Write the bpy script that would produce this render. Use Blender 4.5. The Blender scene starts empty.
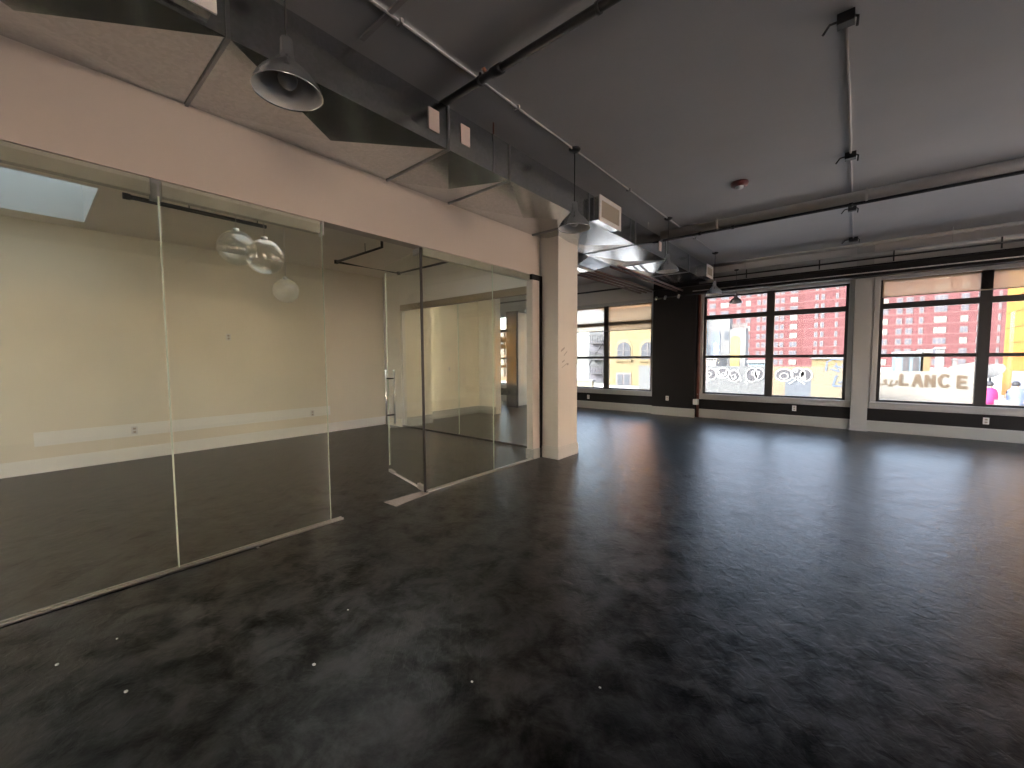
import bpy, bmesh, math, random
from mathutils import Vector, Matrix
random.seed(7)
S = bpy.context.scene
COL = S.collection
PI = math.pi

# ------------------------------------------------------------------ camera model
F_PX, YAW, PITCH, ROLL, EYE = 409.2, 0.70028, 0.06058, -0.00551, 1.5
cy_, sy_, cp_, sp_, cr_, sr_ = math.cos(YAW), math.sin(YAW), math.cos(PITCH), math.sin(PITCH), math.cos(ROLL), math.sin(ROLL)
FW = Vector((-sy_*cp_, cy_*cp_, -sp_))
R0 = Vector((cy_, sy_, 0))
U0 = R0.cross(FW)
RT = cr_*R0 + sr_*U0
UP = -sr_*R0 + cr_*U0
CAM = Vector((0, 0, EYE))
def ray(px, py):
    return FW + RT*((px-512)/F_PX) - UP*((py-384)/F_PX)
def at_y(px, py, Y):
    d = ray(px, py); return CAM + d*(Y/d.y)

# ------------------------------------------------------------------ materials
def lin(c):
    return tuple(((v/255)/12.92 if v/255 <= .04045 else ((v/255+.055)/1.055)**2.4) for v in c)
def mat(name, col, rough=.6, metal=0, spec=.5, noise=0, nscale=8, bump=0, bscale=40, rvar=0, stretch=None, emit=None):
    m = bpy.data.materials.new(name); m.use_nodes = True
    nt = m.node_tree; N = nt.nodes; L = nt.links
    b = N['Principled BSDF']
    b.inputs['Roughness'].default_value = rough
    b.inputs['Metallic'].default_value = metal
    b.inputs['Specular IOR Level'].default_value = spec
    b.inputs['Base Color'].default_value = (*col, 1)
    tc = N.new('ShaderNodeTexCoord'); mp = N.new('ShaderNodeMapping')
    L.new(tc.outputs['Object'], mp.inputs['Vector'])
    if stretch: mp.inputs['Scale'].default_value = stretch
    if noise or rvar:
        n = N.new('ShaderNodeTexNoise'); n.inputs['Scale'].default_value = nscale; n.inputs['Detail'].default_value = 5
        L.new(mp.outputs[0], n.inputs['Vector'])
        if noise:
            r = N.new('ShaderNodeMapRange'); r.inputs[1].default_value = .3; r.inputs[2].default_value = .7
            r.inputs[3].default_value = 1-noise; r.inputs[4].default_value = 1+noise
            L.new(n.outputs['Fac'], r.inputs[0])
            mx = N.new('ShaderNodeVectorMath'); mx.operation = 'SCALE'
            mx.inputs[0].default_value = col; L.new(r.outputs[0], mx.inputs['Scale'])
            L.new(mx.outputs[0], b.inputs['Base Color'])
        if rvar:
            r2 = N.new('ShaderNodeMapRange'); r2.inputs[1].default_value = .3; r2.inputs[2].default_value = .7
            r2.inputs[3].default_value = max(0, rough-rvar); r2.inputs[4].default_value = rough+rvar
            L.new(n.outputs['Fac'], r2.inputs[0]); L.new(r2.outputs[0], b.inputs['Roughness'])
    if bump:
        n2 = N.new('ShaderNodeTexNoise'); n2.inputs['Scale'].default_value = bscale; n2.inputs['Detail'].default_value = 4
        L.new(mp.outputs[0], n2.inputs['Vector'])
        bp = N.new('ShaderNodeBump'); bp.inputs['Strength'].default_value = bump; bp.inputs['Distance'].default_value = .01
        L.new(n2.outputs['Fac'], bp.inputs['Height']); L.new(bp.outputs[0], b.inputs['Normal'])
    if emit:
        b.inputs['Emission Color'].default_value = (*emit[:3], 1); b.inputs['Emission Strength'].default_value = emit[3]
    return m
def glass_mat(name, tint, ior=1.45, haze=0, hazecol=(.6, .62, .58), rough=0.0, smudge=False):
    m = bpy.data.materials.new(name); m.use_nodes = True
    nt = m.node_tree; N = nt.nodes; L = nt.links
    N.clear()
    out = N.new('ShaderNodeOutputMaterial'); tr = N.new('ShaderNodeBsdfTransparent'); gl = N.new('ShaderNodeBsdfGlossy')
    lw = N.new('ShaderNodeLayerWeight'); lw.inputs[0].default_value = .5; pw = N.new('ShaderNodeMath'); pw.operation = 'POWER'; pw.inputs[1].default_value = 5
    L.new(lw.outputs['Facing'], pw.inputs[0]); fr = N.new('ShaderNodeMapRange'); f0 = ((ior-1)/(ior+1))**2; fr.inputs[3].default_value = f0; fr.inputs[4].default_value = 1; L.new(pw.outputs[0], fr.inputs[0]); mx = N.new('ShaderNodeMixShader')
    tr.inputs['Color'].default_value = (*tint, 1); gl.inputs['Roughness'].default_value = rough
    gl.inputs['Color'].default_value = (1, 1, 1, 1)
    L.new(fr.outputs[0], mx.inputs[0]); L.new(tr.outputs[0], mx.inputs[1]); L.new(gl.outputs[0], mx.inputs[2])
    last = mx
    if haze:
        df = N.new('ShaderNodeBsdfDiffuse'); df.inputs['Color'].default_value = (*hazecol, 1)
        m2 = N.new('ShaderNodeMixShader'); m2.inputs[0].default_value = haze
        if smudge:
            tc = N.new('ShaderNodeTexCoord'); n = N.new('ShaderNodeTexNoise'); n.inputs['Scale'].default_value = 1.6; n.inputs['Detail'].default_value = 6
            L.new(tc.outputs['Object'], n.inputs['Vector'])
            r = N.new('ShaderNodeMapRange'); r.inputs[1].default_value = .35; r.inputs[2].default_value = .75
            r.inputs[3].default_value = haze*.5; r.inputs[4].default_value = haze*1.8
            L.new(n.outputs['Fac'], r.inputs[0]); L.new(r.outputs[0], m2.inputs[0])
        L.new(mx.outputs[0], m2.inputs[1]); L.new(df.outputs[0], m2.inputs[2]); last = m2
    L.new(last.outputs[0], out.inputs[0])
    return m
def shade_mat(name, col, trans):
    m = bpy.data.materials.new(name); m.use_nodes = True
    nt = m.node_tree; N = nt.nodes; L = nt.links; N.clear()
    out = N.new('ShaderNodeOutputMaterial'); tr = N.new('ShaderNodeBsdfTransparent'); df = N.new('ShaderNodeBsdfDiffuse'); tl = N.new('ShaderNodeBsdfTranslucent')
    df.inputs['Color'].default_value = (*col, 1); tl.inputs['Color'].default_value = (*col, 1)
    a = N.new('ShaderNodeMixShader'); a.inputs[0].default_value = .6; b = N.new('ShaderNodeMixShader'); b.inputs[0].default_value = trans
    L.new(df.outputs[0], a.inputs[1]); L.new(tl.outputs[0], a.inputs[2]); L.new(a.outputs[0], b.inputs[1]); L.new(tr.outputs[0], b.inputs[2]); L.new(b.outputs[0], out.inputs[0])
    return m

def floor_mat():
    m = bpy.data.materials.new('black_painted_boards'); m.use_nodes = True
    nt = m.node_tree; N = nt.nodes; L = nt.links; b = N['Principled BSDF']
    tc = N.new('ShaderNodeTexCoord')
    rot = N.new('ShaderNodeMapping'); rot.vector_type = 'POINT'; rot.inputs['Rotation'].default_value = (0, 0, math.radians(-135))
    L.new(tc.outputs['Object'], rot.inputs['Vector'])
    # boards
    br = N.new('ShaderNodeTexBrick'); br.inputs['Scale'].default_value = 1
    br.inputs['Brick Width'].default_value = 1.9; br.inputs['Row Height'].default_value = .11
    br.inputs['Mortar Size'].default_value = .0025; br.inputs['Mortar Smooth'].default_value = .3
    br.inputs['Color1'].default_value = (.3, .3, .3, 1); br.inputs['Color2'].default_value = (.7, .7, .7, 1); br.inputs['Mortar'].default_value = (0, 0, 0, 1)
    L.new(rot.outputs[0], br.inputs['Vector'])
    def noise(scale, det, vec, st=None, rough=.6, dist=0):
        n = N.new('ShaderNodeTexNoise'); n.inputs['Scale'].default_value = scale; n.inputs['Detail'].default_value = det
        n.inputs['Roughness'].default_value = rough; n.inputs['Distortion'].default_value = dist
        if st:
            mm = N.new('ShaderNodeMapping'); mm.inputs['Scale'].default_value = st; L.new(vec, mm.inputs['Vector']); vec = mm.outputs[0]
        L.new(vec, n.inputs['Vector']); return n.outputs['Fac']
    def mr(src, a, b_, c, d):
        r = N.new('ShaderNodeMapRange'); r.inputs[1].default_value = a; r.inputs[2].default_value = b_; r.inputs[3].default_value = c; r.inputs[4].default_value = d
        L.new(src, r.inputs[0]); return r.outputs[0]
    def mth(op, a, b_):
        q = N.new('ShaderNodeMath'); q.operation = op
        for i, v in enumerate((a, b_)):
            if isinstance(v, (int, float)): q.inputs[i].default_value = v
            else: L.new(v, q.inputs[i])
        return q.outputs[0]
    blot = noise(4.6, 8, tc.outputs['Object'], rough=.66, dist=.35)
    big = noise(.7, 3, tc.outputs['Object'])
    grain = noise(9, 6, rot.outputs[0], (.25, 3.0, 1))
    scr = noise(5, 2, rot.outputs[0], (.35, 16.0, 1))
    # dusty grey film over black paint
    dust = mth('MULTIPLY', mr(blot, .45, .66, 0, 1), mr(big, .36, .62, .15, 1))
    dust = mth('ADD', dust, mr(scr, .72, .78, 0, .5))
    cr = N.new('ShaderNodeMix'); cr.data_type = 'RGBA'
    cr.inputs['A'].default_value = (.0006, .0006, .0007, 1); cr.inputs['B'].default_value = (.030, .030, .032, 1)
    q = N.new('ShaderNodeClamp'); L.new(dust, q.inputs[0]); L.new(q.outputs[0], cr.inputs['Factor'])
    L.new(cr.outputs['Result'], b.inputs['Base Color'])
    ro = mth('ADD', mr(blot, .4, .62, FLOOR_R0, FLOOR_R1), mr(grain, .3, .7, 0, .05))
    L.new(ro, b.inputs['Roughness']); L.new(mr(blot, .36, .62, .20, .72), b.inputs['Specular IOR Level']); b.inputs['IOR'].default_value = 1.52
    h = mth('ADD', mth('MULTIPLY', noise(13, 5, tc.outputs['Object'], dist=1.0), .55), mth('MULTIPLY', grain, .08))
    h = mth('ADD', h, mth('MULTIPLY', br.outputs['Fac'], -.03))
    bp = N.new('ShaderNodeBump'); bp.inputs['Strength'].default_value = .75; bp.inputs['Distance'].default_value = .008
    L.new(h, bp.inputs['Height']); L.new(bp.outputs[0], b.inputs['Normal'])
    return m
FLOOR_R0, FLOOR_R1 = .282, .38

def duct_mat():
    m = mat('galvanised_steel', (.50, .52, .53), .20, 1.0)
    nt = m.node_tree; N = nt.nodes; L = nt.links; b = N['Principled BSDF']
    tc = N.new('ShaderNodeTexCoord'); v = N.new('ShaderNodeTexVoronoi'); v.inputs['Scale'].default_value = 45
    L.new(tc.outputs['Object'], v.inputs['Vector'])
    mx = N.new('ShaderNodeMix'); mx.data_type = 'RGBA'; mx.inputs['A'].default_value = (.50, .52, .525, 1); mx.inputs['B'].default_value = (.58, .60, .605, 1)
    sx = N.new('ShaderNodeSeparateColor'); L.new(v.outputs['Color'], sx.inputs[0]); L.new(sx.outputs[0], mx.inputs['Factor'])
    L.new(mx.outputs['Result'], b.inputs['Base Color'])
    n = N.new('ShaderNodeTexNoise'); n.inputs['Scale'].default_value = 2.5; L.new(tc.outputs['Object'], n.inputs['Vector'])
    bp = N.new('ShaderNodeBump'); bp.inputs['Strength'].default_value = .25; bp.inputs['Distance'].default_value = .003
    L.new(n.outputs['Fac'], bp.inputs['Height']); L.new(bp.outputs[0], b.inputs['Normal'])
    return m

M = dict(
    floor=floor_mat(),
    soffit=mat('taupe_wall_paint', (.56, .50, .455), .6, noise=.02, nscale=1.5, bump=.05, bscale=60),
    wall=mat('white_wall_paint', (.74, .71, .655), .55, noise=.02, nscale=1.5, bump=.05, bscale=60),
    wallcream=mat('cream_wall_paint', (.85, .80, .66), .6, noise=.03, nscale=1.2, bump=.05, bscale=60),
    primer=mat('bare_primer', (.93, .93, .88), .7),
    ceil=mat('grey_ceiling_paint', (.40, .397, .396), .75, noise=.04, nscale=1.2, bump=.1, bscale=30),
    ceil2=mat('meeting_ceiling_paint', (.80, .75, .67), .75, noise=.03, nscale=1.2),
    base=mat('painted_baseboard', (.36, .365, .345), .45),
    black=mat('black_paint', (.008, .007, .008), .6, 0, .25, bump=.12, bscale=25),
    brick=mat('black_painted_brick', (.009, .0075, .008), .65, 0, .25, bump=.3, bscale=14, stretch=(1, 1, 4)),
    pipeblk=mat('black_iron', (.01, .01, .011), .4),
    redbrown=mat('red_brown_pipe', (.11, .05, .04), .45),
    copper=mat('rusty_red_pipe', (.20, .07, .045), .45, noise=.3, nscale=6),
    ltpipe=mat('painted_pipe', (.46, .44, .425), .5),
    conduit=mat('painted_conduit', (.30, .29, .28), .7),
    duct=duct_mat(),
    ductdark=mat('duct_collar', (.30, .31, .32), .4, 1.0),
    alu=mat('brushed_aluminium', (.92, .94, .97), .22, 1.0),
    aluin=mat('white_lamp_inside', (.55, .54, .52), .4),
    steel=mat('satin_steel', (.55, .55, .54), .3, 1.0),
    header=mat('header_strip', (.40, .40, .355), .4, .3, noise=.1, nscale=4),
    brownstrip=mat('brown_strip', (.24, .19, .13), .45, .3),
    white=mat('white_enamel', (.75, .74, .72), .4),
    grille=mat('beige_grille', (.42, .37, .30), .5),
    frame=mat('black_window_frame', (.018, .016, .017), .4),
    casing=mat('grey_white_casing', (.37, .375, .375), .4),
    colbase=mat('white_base_paint', (.66, .65, .61), .45),
    upwall=mat('grey_wall_paint', (.50, .49, .485), .6),
    glass=glass_mat('partition_glass', (.965, .975, .945), 1.5, .02, (.50, .50, .42), smudge=True),
    winglass=glass_mat('window_glass', (.56, .57, .575), 1.3, .004, (.8, .8, .8)),
    clearglass=glass_mat('clear_window_glass', (.93, .95, .95), 1.45),
    globe=glass_mat('clear_globe_glass', (.95, .95, .92), 1.9, .07, (.85, .85, .78), .12),
    edge=mat('glass_edge', (.62, .72, .60), .2, 0, .8),
    shade=shade_mat('solar_shade_fabric', (.66, .52, .38), .38),
    red=mat('red_plastic', (.12, .01, .012), .35),
    lens=mat('clear_lens', (.75, .75, .75), .15),
    sticker=mat('pink_paper_tag', (.62, .52, .48), .7),
    bare=mat('worn_wood_strip', (.33, .28, .25), .6, noise=.15, nscale=20, stretch=(1, 4, 1)),
    chip=mat('white_paint_fleck', (.8, .8, .78), .6),
    skyl=None,
)

# ------------------------------------------------------------------ geometry helpers
def box(bm, x0, x1, y0, y1, z0, z1):
    if x0 > x1: x0, x1 = x1, x0
    if y0 > y1: y0, y1 = y1, y0
    if z0 > z1: z0, z1 = z1, z0
    v = [bm.verts.new(p) for p in ((x0, y0, z0), (x1, y0, z0), (x1, y1, z0), (x0, y1, z0), (x0, y0, z1), (x1, y0, z1), (x1, y1, z1), (x0, y1, z1))]
    for f in ((0, 3, 2, 1), (4, 5, 6, 7), (0, 1, 5, 4), (1, 2, 6, 5), (2, 3, 7, 6), (3, 0, 4, 7)):
        bm.faces.new([v[i] for i in f])
    return bm
def B(*boxes):
    bm = bmesh.new()
    for b in boxes: box(bm, *b)
    return bm
def tube(bm, pts, r, n=12, smooth=True):
    pts = [Vector(p) for p in pts]; rings = []
    prev = None
    for i, p in enumerate(pts):
        if i == 0: t = pts[1]-p
        elif i == len(pts)-1: t = p-pts[-2]
        else: t = (pts[i+1]-p).normalized() + (p-pts[i-1]).normalized()
        t.normalize()
        if prev is None:
            a = Vector((0, 0, 1)) if abs(t.z) < .9 else Vector((1, 0, 0))
            u = t.cross(a).normalized()
        else:
            u = (prev - t*prev.dot(t)).normalized()
        prev = u; w = t.cross(u)
        k = 1.0
        if 0 < i < len(pts)-1:
            c = (pts[i+1]-p).normalized().dot((p-pts[i-1]).normalized())
            k = 1/max(.5, math.sqrt((1+c)/2))
        rings.append([bm.verts.new(p + (u*math.cos(q*2*PI/n)+w*math.sin(q*2*PI/n))*r) for q in range(n)])
    for a, b in zip(rings, rings[1:]):
        for q in range(n):
            f = bm.faces.new((a[q], a[(q+1) % n], b[(q+1) % n], b[q])); f.smooth = smooth
    bm.faces.new(list(reversed(rings[0]))); bm.faces.new(rings[-1])
    return bm
def T(*args, **k):
    bm = bmesh.new()
    for pts, r in args: tube(bm, pts, r, **k)
    return bm
def lathe(bm, prof, cx=0, cy=0, cz=0, n=32, smooth=True):
    rings = []
    for r, z in prof:
        if r < 1e-5: rings.append([bm.verts.new((cx, cy, cz+z))])
        else: rings.append([bm.verts.new((cx+r*math.cos(q*2*PI/n), cy+r*math.sin(q*2*PI/n), cz+z)) for q in range(n)])
    for a, b in zip(rings, rings[1:]):
        for q in range(n):
            vs = [a[q % len(a)], a[(q+1) % len(a)], b[(q+1) % len(b)], b[q % len(b)]]
            u = []
            for v in vs:
                if v not in u: u.append(v)
            if len(u) >= 3:
                f = bm.faces.new(u); f.smooth = smooth
    return bm
def obj(name, bm, m, parent=None, bevel=0, solid=0, recalc=True):
    if recalc: bmesh.ops.recalc_face_normals(bm, faces=bm.faces)
    me = bpy.data.meshes.new(name); bm.to_mesh(me); bm.free()
    o = bpy.data.objects.new(name, me); COL.objects.link(o)
    for x in (m if isinstance(m, (list, tuple)) else [m]): me.materials.append(x)
    if parent is not None:
        o.parent = parent
        o.matrix_parent_inverse = Matrix.Translation(-parent.location) if parent.type == 'EMPTY' else Matrix()
    if bevel:
        b = o.modifiers.new('bevel', 'BEVEL'); b.width = bevel; b.segments = 2; b.limit_method = 'ANGLE'
    if solid:
        b = o.modifiers.new('solid', 'SOLIDIFY'); b.thickness = solid
    return o
def struct(name, bm, m, parent=None, **k):
    o = obj(name, bm, m, parent, **k)
    if parent is None: o['kind'] = 'structure'
    return o
def tag(o, label, cat, group=None, kind=None):
    o['label'] = label; o['category'] = cat
    if group: o['group'] = group
    if kind: o['kind'] = kind
    return o
def thing(name, label, cat, loc, group=None):
    o = bpy.data.objects.new(name, None); COL.objects.link(o); o.location = loc; o.empty_display_size = .1
    return tag(o, label, cat, group)
def dup(root, loc, label):
    """copy of a thing whose parts are modelled in the thing's own local frame"""
    r = root.copy(); COL.objects.link(r); r.location = loc; r['label'] = label
    for ch in [c for c in root.children]:
        c = ch.copy(); COL.objects.link(c); c.parent = r
        for g in [g for g in ch.children]:
            d = g.copy(); COL.objects.link(d); d.parent = c
    return r
def part(name, bm, m, parent, **k):
    """part modelled in its parent's local frame"""
    o = obj(name, bm, m, None, **k); o.parent = parent
    return o

CE, CM = 3.76, 3.37       # main ceiling, meeting room ceiling
PX = -3.68                # glass partition plane
WY = 11.05                # window wall inner face
XR, YR = 4.3, -5.2        # right wall, rear wall
XL = -8.4                 # back wall of meeting room

# ------------------------------------------------------------------ room shell
struct('floor', B((-11.2, XR+.3, YR-.3, WY+.35, -.25, 0)), M['floor'])
struct('ceiling', B((PX, XR+.3, YR-.3, WY+.3, CE, CE+.25), (-11.2, PX, 5.47, WY+.3, CE, CE+.25)), M['ceil'])
# meeting room ceiling with the skylight opening
SX0, SX1, SY0, SY1 = -8.02, -6.32, -1.3, .62
TX0, TX1, TY0, TY1 = -5.35, -4.15, 1.3, 4.3      # opening for an unseen skylight, added to brighten the meeting room
struct('ceiling_meeting', B((XL, SX0, YR, 5.37, CM, CM+.5), (SX1, TX0, YR, 5.37, CM, CM+.5), (TX1, PX-.15, YR, 5.37, CM, CM+.5), (TX0, TX1, YR, TY0, CM, CM+.5), (TX0, TX1, TY1, 5.37, CM, CM+.5), (SX0, SX1, YR, SY0, CM, CM+.5), (SX0, SX1, SY1, 5.37, CM, CM+.5)), M['ceil2'])
struct('wall_left', B((XL-.2, XL, YR-.3, 5.37, 0, CM+.6)), M['wallcream'])
struct('wall_rear', B((-8.6, -6.9, YR-.3, YR, 0, CE+.2), (-5.3, XR+.3, YR-.3, YR, 0, CE+.2), (-6.9, -5.3, YR-.3, YR, 0, 1.1), (-6.9, -5.3, YR-.3, YR, 2.5, CE+.2)), M['wall'])
struct('window_10', B((-6.9, -6.84, YR-.12, YR-.05, 1.1, 2.5), (-5.36, -5.3, YR-.12, YR-.05, 1.1, 2.5), (-6.9, -5.3, YR-.12, YR-.05, 1.1, 1.16), (-6.9, -5.3, YR-.12, YR-.05, 2.44, 2.5), (-6.13, -6.07, YR-.12, YR-.05, 1.1, 2.5)), M['frame'])  # unseen rear window, added as extra daylight for the meeting room
# soffit wall over the glass partition
struct('wall_partition', B((PX-.15, PX, YR, 5.03, 2.735, CE), (PX-.15, PX, YR, -2.2, 0, 2.735), (PX-.27, PX, 5.03, 5.58, 3.30, CE), (PX-.1, PX+.012, 4.83, 5.0, 0, 2.66)), M['soffit'])
# end wall of the meeting room: solid stub, lintel over glass
struct('wall_end', B((XL, -7.75, 5.37, 5.47, 0, CE), (-7.75, -3.95, 5.37, 5.47, 2.70, CE)), M['wall'])
struct('baseboard_left', B((XL, XL+.018, YR, 5.37, 0, .17), (XL, XL+.011, YR, 5.37, .17, .19)), M['primer'])
struct('baseboard_end', B((XL+.02, -7.76, 5.35, 5.37, 0, .17)), M['wallcream'])
struct('baseboard_partition', B((PX-.115, PX+.03, 4.815, 4.99, 0, .15)), M['base'], bevel=.004)
# wall running on beyond the end glass, closet block and end of the open bay
struct('wall_side', B((-8.0, -7.72, 5.47, 6.2, 0, CE), (-8.5, -8.12, 6.2, 8.2, 0, CE)), M['wallcream'])
struct('wall_closet', B((-8.5, -7.5, 8.2, 8.42, 0, CE)), M['wall'])
struct('baseboard_side', B((-8.12, -8.1, 6.2, 8.19, 0, .2), (-8.1, -7.48, 8.18, 8.2, 0, .2), (-7.72, -7.70, 5.48, 6.2, 0, .2)), M['base'])
struct('wall_far', B((-11.2, -11.0, 8.2, WY+.3, 0, CE), (-11.0, -8.5, 8.2, 8.4, 0, CE)), M['wall'])
# right wall with large windows, added out of view to light the room
RW = [(-3.4, -.85), (5.65, 7.25), (7.35, 8.95)]
bm = bmesh.new()
box(bm, XR, XR+.3, YR, WY, 0, .12); box(bm, XR, XR+.3, YR, WY, 3.25, CE)
e = [YR] + [v for w in RW for v in w] + [WY+.3]
for a, b in zip(e[::2], e[1::2]): box(bm, XR, XR+.3, a, b, .12, 3.25)
struct('wall_right', bm, M['wall'])

# window wall
WIN = [(-10.1, -7.36), (-7.08, -4.30), (-2.99, -.17), (.31, 3.13)]
WZ0, WZ1 = .60, 3.03
bm = bmesh.new()
box(bm, -11.2, XR+.3, WY, WY+.3, 0, WZ0-.02); box(bm, -11.2, XR+.3, WY, WY+.3, WZ1+.02, CE)
e = [-11.2] + [v for w in WIN for v in w] + [XR+.3]
for a, b in zip(e[::2], e[1::2]): box(bm, a-.0, b+.0, WY, WY+.3, WZ0-.02, WZ1+.02)
struct('wall_front', bm, M['upwall'])
# black strip below the windows and baseboard
SEG = [(-11.0, -4.22), (-3.11, -.075), (.19, XR)]
bm = bmesh.new()
for a, b in SEG: box(bm, a, b, WY-.03, WY, .21, .46)
struct('trim_1', bm, M['black'])
bm = bmesh.new()
for a, b in SEG:
    box(bm, a, b, WY-.06, WY, 0, .20)
    box(bm, a, b, WY-.045, WY, .20, .215)
struct('baseboard_front', bm, M['base'], bevel=.004)
# casing: sill board, jambs and head around each window
for i, (a, b) in enumerate(WIN):
    fr = struct('window_%d' % (i+1), B((a, a+.055, WY+.03, WY+.10, WZ0, WZ1), (b-.055, b, WY+.03, WY+.10, WZ0, WZ1), (a, b, WY+.03, WY+.10, WZ1-.045, WZ1), (a, b, WY+.03, WY+.10, WZ0, WZ0+.04)), M['frame'])
    mid = (a+b)/2 + (.02 if i == 2 else 0)
    obj('mullion', B((mid-.075, mid+.075, WY+.02, WY+.11, WZ0, WZ1)), M['frame'], fr)
    obj('transom', B((a, mid-.075, WY+.025, WY+.10, 2.455, 2.565), (mid+.075, b, WY+.025, WY+.10, 2.455, 2.565)), M['frame'], fr)
    obj('meeting_rail', B((a, mid-.075, WY+.035, WY+.09, 1.50, 1.565), (mid+.075, b, WY+.035, WY+.09, 1.50, 1.565)), M['frame'], fr)
    obj('glass_pane', B((a+.05, mid-.07, WY+.06, WY+.066, WZ0+.035, 2.47), (mid+.07, b-.05, WY+.06, WY+.066, WZ0+.035, 2.47),
                        (a+.05, mid-.07, WY+.06, WY+.066, 2.55, WZ1-.04), (mid+.07, b-.05, WY+.06, WY+.066, 2.55, WZ1-.04)), M['winglass'], fr)
    obj('window_casing', B((a-.09, a-.0, WY-.045, WY+.03, .47, WZ1+.09), (b+.0, b+.09, WY-.045, WY+.03, .47, WZ1+.09), (a, b, WY-.045, WY+.03, WZ1, WZ1+.09), (a, b, WY-.045, WY+.03, .47, WZ0-.03)), M['casing'], fr, bevel=.006)
    obj('window_sill', B((a-.10, b+.10, WY-.09, WY+.03, WZ0-.03, WZ0)), M['casing'], fr, bevel=.006)
for i, (a, b) in enumerate(RW):
    fr = struct('window_%d' % (i+5), B((XR+.05, XR+.12, a, a+.05, .12, 3.25), (XR+.05, XR+.12, b-.05, b, .12, 3.25), (XR+.05, XR+.12, a, b, .12, .18), (XR+.05, XR+.12, a, b, 3.2, 3.25), (XR+.05, XR+.12, (a+b)/2-.05, (a+b)/2+.05, .12, 3.25)), M['frame'])
# pilasters between the windows
struct('trim_2', B((-.075, .19, WY-.13, WY, 0, CE), (-.095, .21, WY-.15, WY, 0, .02)), M['casing'], bevel=.004)
struct('trim_3', B((3.24, 3.51, WY-.13, WY, 0, CE)), M['casing'], bevel=.004)
struct('trim_4', B((-7.30, -7.14, WY-.13, WY, 0, CE)), M['casing'], bevel=.004)

# ------------------------------------------------------------------ columns
c = thing('column', 'square white painted column at the end of the glass partition', 'column', (-3.65, 5.25, 0))
obj('shaft', B((-3.95, -3.365, 5.05, 5.585, 0, 3.298)), M['wall'], c, bevel=.004)
obj('column_base', B((-3.70, -3.348, 5.033, 5.602, 0, .165), (-3.70, -3.356, 5.041, 5.594, .165, .185)), M['colbase'], c, bevel=.003)
# scuff marks on the column face
bm = bmesh.new()
for (y, z, w, h, sl) in ((5.12, 1.60, .10, .03, .5), (5.20, 1.54, .09, .02, .7), (5.15, 1.44, .07, .02, .4), (5.14, 1.36, .15, .012, .45), (5.28, 1.40, .05, .03, .2)):
    vs = [bm.verts.new((-3.3635, y+a*w, z+a*w*sl+b*h)) for a, b in ((0, 0), (1, 0), (1.05, 1), (.05, 1))]
    bm.faces.new(vs)
obj('scuff_mark', bm, mat('rubbed_paint', (.47, .44, .40), .7), c)
c = thing('column', 'black painted brick column with white base between the far windows', 'column', (-3.66, 10.95, 0))
obj('shaft', B((-4.21, -3.12, 10.86, WY-.001, 0, CE-.002)), M['brick'], c)
obj('column_base', B((-4.225, -3.105, 10.83, 10.87, 0, .20), (-4.22, -3.11, 10.84, 10.87, .2, .215)), M['base'], c, bevel=.003)
# end of the partition in the far bay
c = thing('partition_stub', 'white free standing partition stub with dark end in the far left bay', 'partition', (-8.05, 10.1, 0))
obj('panel', B((-8.1, -8.0, 9.80, 10.75, .05, 2.93)), M['white'], c)
obj('end_cap', B((-8.42, -8.0, 9.72, 9.80, 0, 2.97)), M['black'], c)

# thin black jamb where the glass meets the column
struct('trim_5', B((PX-.02, PX+.03, 5.0, 5.045, 0, 2.72), (PX-.02, PX+.03, 4.80, 5.045, 2.66, 2.735)), M['black'])

# ------------------------------------------------------------------ glass partition
def glass_panel(name, label, x0, x1, y0, y1, z0, z1, group=None, edges='y'):
    t = thing(name, label, 'glass panel', ((x0+x1)/2, (y0+y1)/2, z0), group)
    obj('pane', B((x0, x1, y0, y1, z0, z1)), M['glass'], t)
    return t
g1 = glass_panel('glass_panel', 'widest clear glass wall panel at the left edge, below the long header', PX-.006, PX+.006, -1.9, .632, .02, 2.70)
obj('edge_seal', B((PX-.007, PX+.007, .634, .643, .02, 2.62)), M['edge'], g1)
g2 = glass_panel('glass_panel', 'narrow clear glass panel beside the open doorway in front of the globe lamps', PX-.006, PX+.006, .647, 1.75, .02, 2.70)
obj('edge_seal', B((PX-.006, PX+.006, 1.750, 1.753, .02, 2.70)), M['edge'], g2)
g3 = glass_panel('glass_panel', 'clear glass panel just right of the open glass door hinge', PX-.006, PX+.006, 2.86, 3.975, .02, 2.72)
obj('edge_seal', B((PX-.006, PX+.006, 3.977, 3.982, .02, 2.72)), M['edge'], g3)
g4 = glass_panel('glass_panel', 'clear glass panel running up to the white column', PX-.006, PX+.006, 3.985, 4.83, .02, 2.72)
t = thing('header_rail', 'long pale metal header box above the left glass panels', 'rail', (PX, .3, 2.62))
obj('channel', B((PX-.07, PX-.009, -2.2, .60, 2.625, 2.733)), M['header'], t, bevel=.004)
obj('channel', B((PX-.07, PX-.009, .66, 1.745, 2.625, 2.733)), M['header'], t, bevel=.004)
obj('bracket', B((PX-.075, PX-.008, .602, .658, 2.60, 2.733)), M['ductdark'], t)
obj('end_cap', B((PX-.075, PX+.018, 1.757, 1.765, 2.61, 2.733)), M['white'], t)
t = tag(obj('header_rail', B((PX-.07, PX-.009, 2.87, 4.79, 2.645, 2.733)), M['header'], bevel=.004), 'pale metal header channel over the glass right of the door', 'rail')
t = tag(obj('floor_track', B((PX-.028, PX-.012, -2.2, 1.86, 0, .018), (PX+.012, PX+.028, -2.2, 1.86, 0, .018), (PX-.028, PX+.028, -2.2, 1.86, 0, .006)), M['steel']), 'metal floor channel under the left glass panels', 'track')
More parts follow.
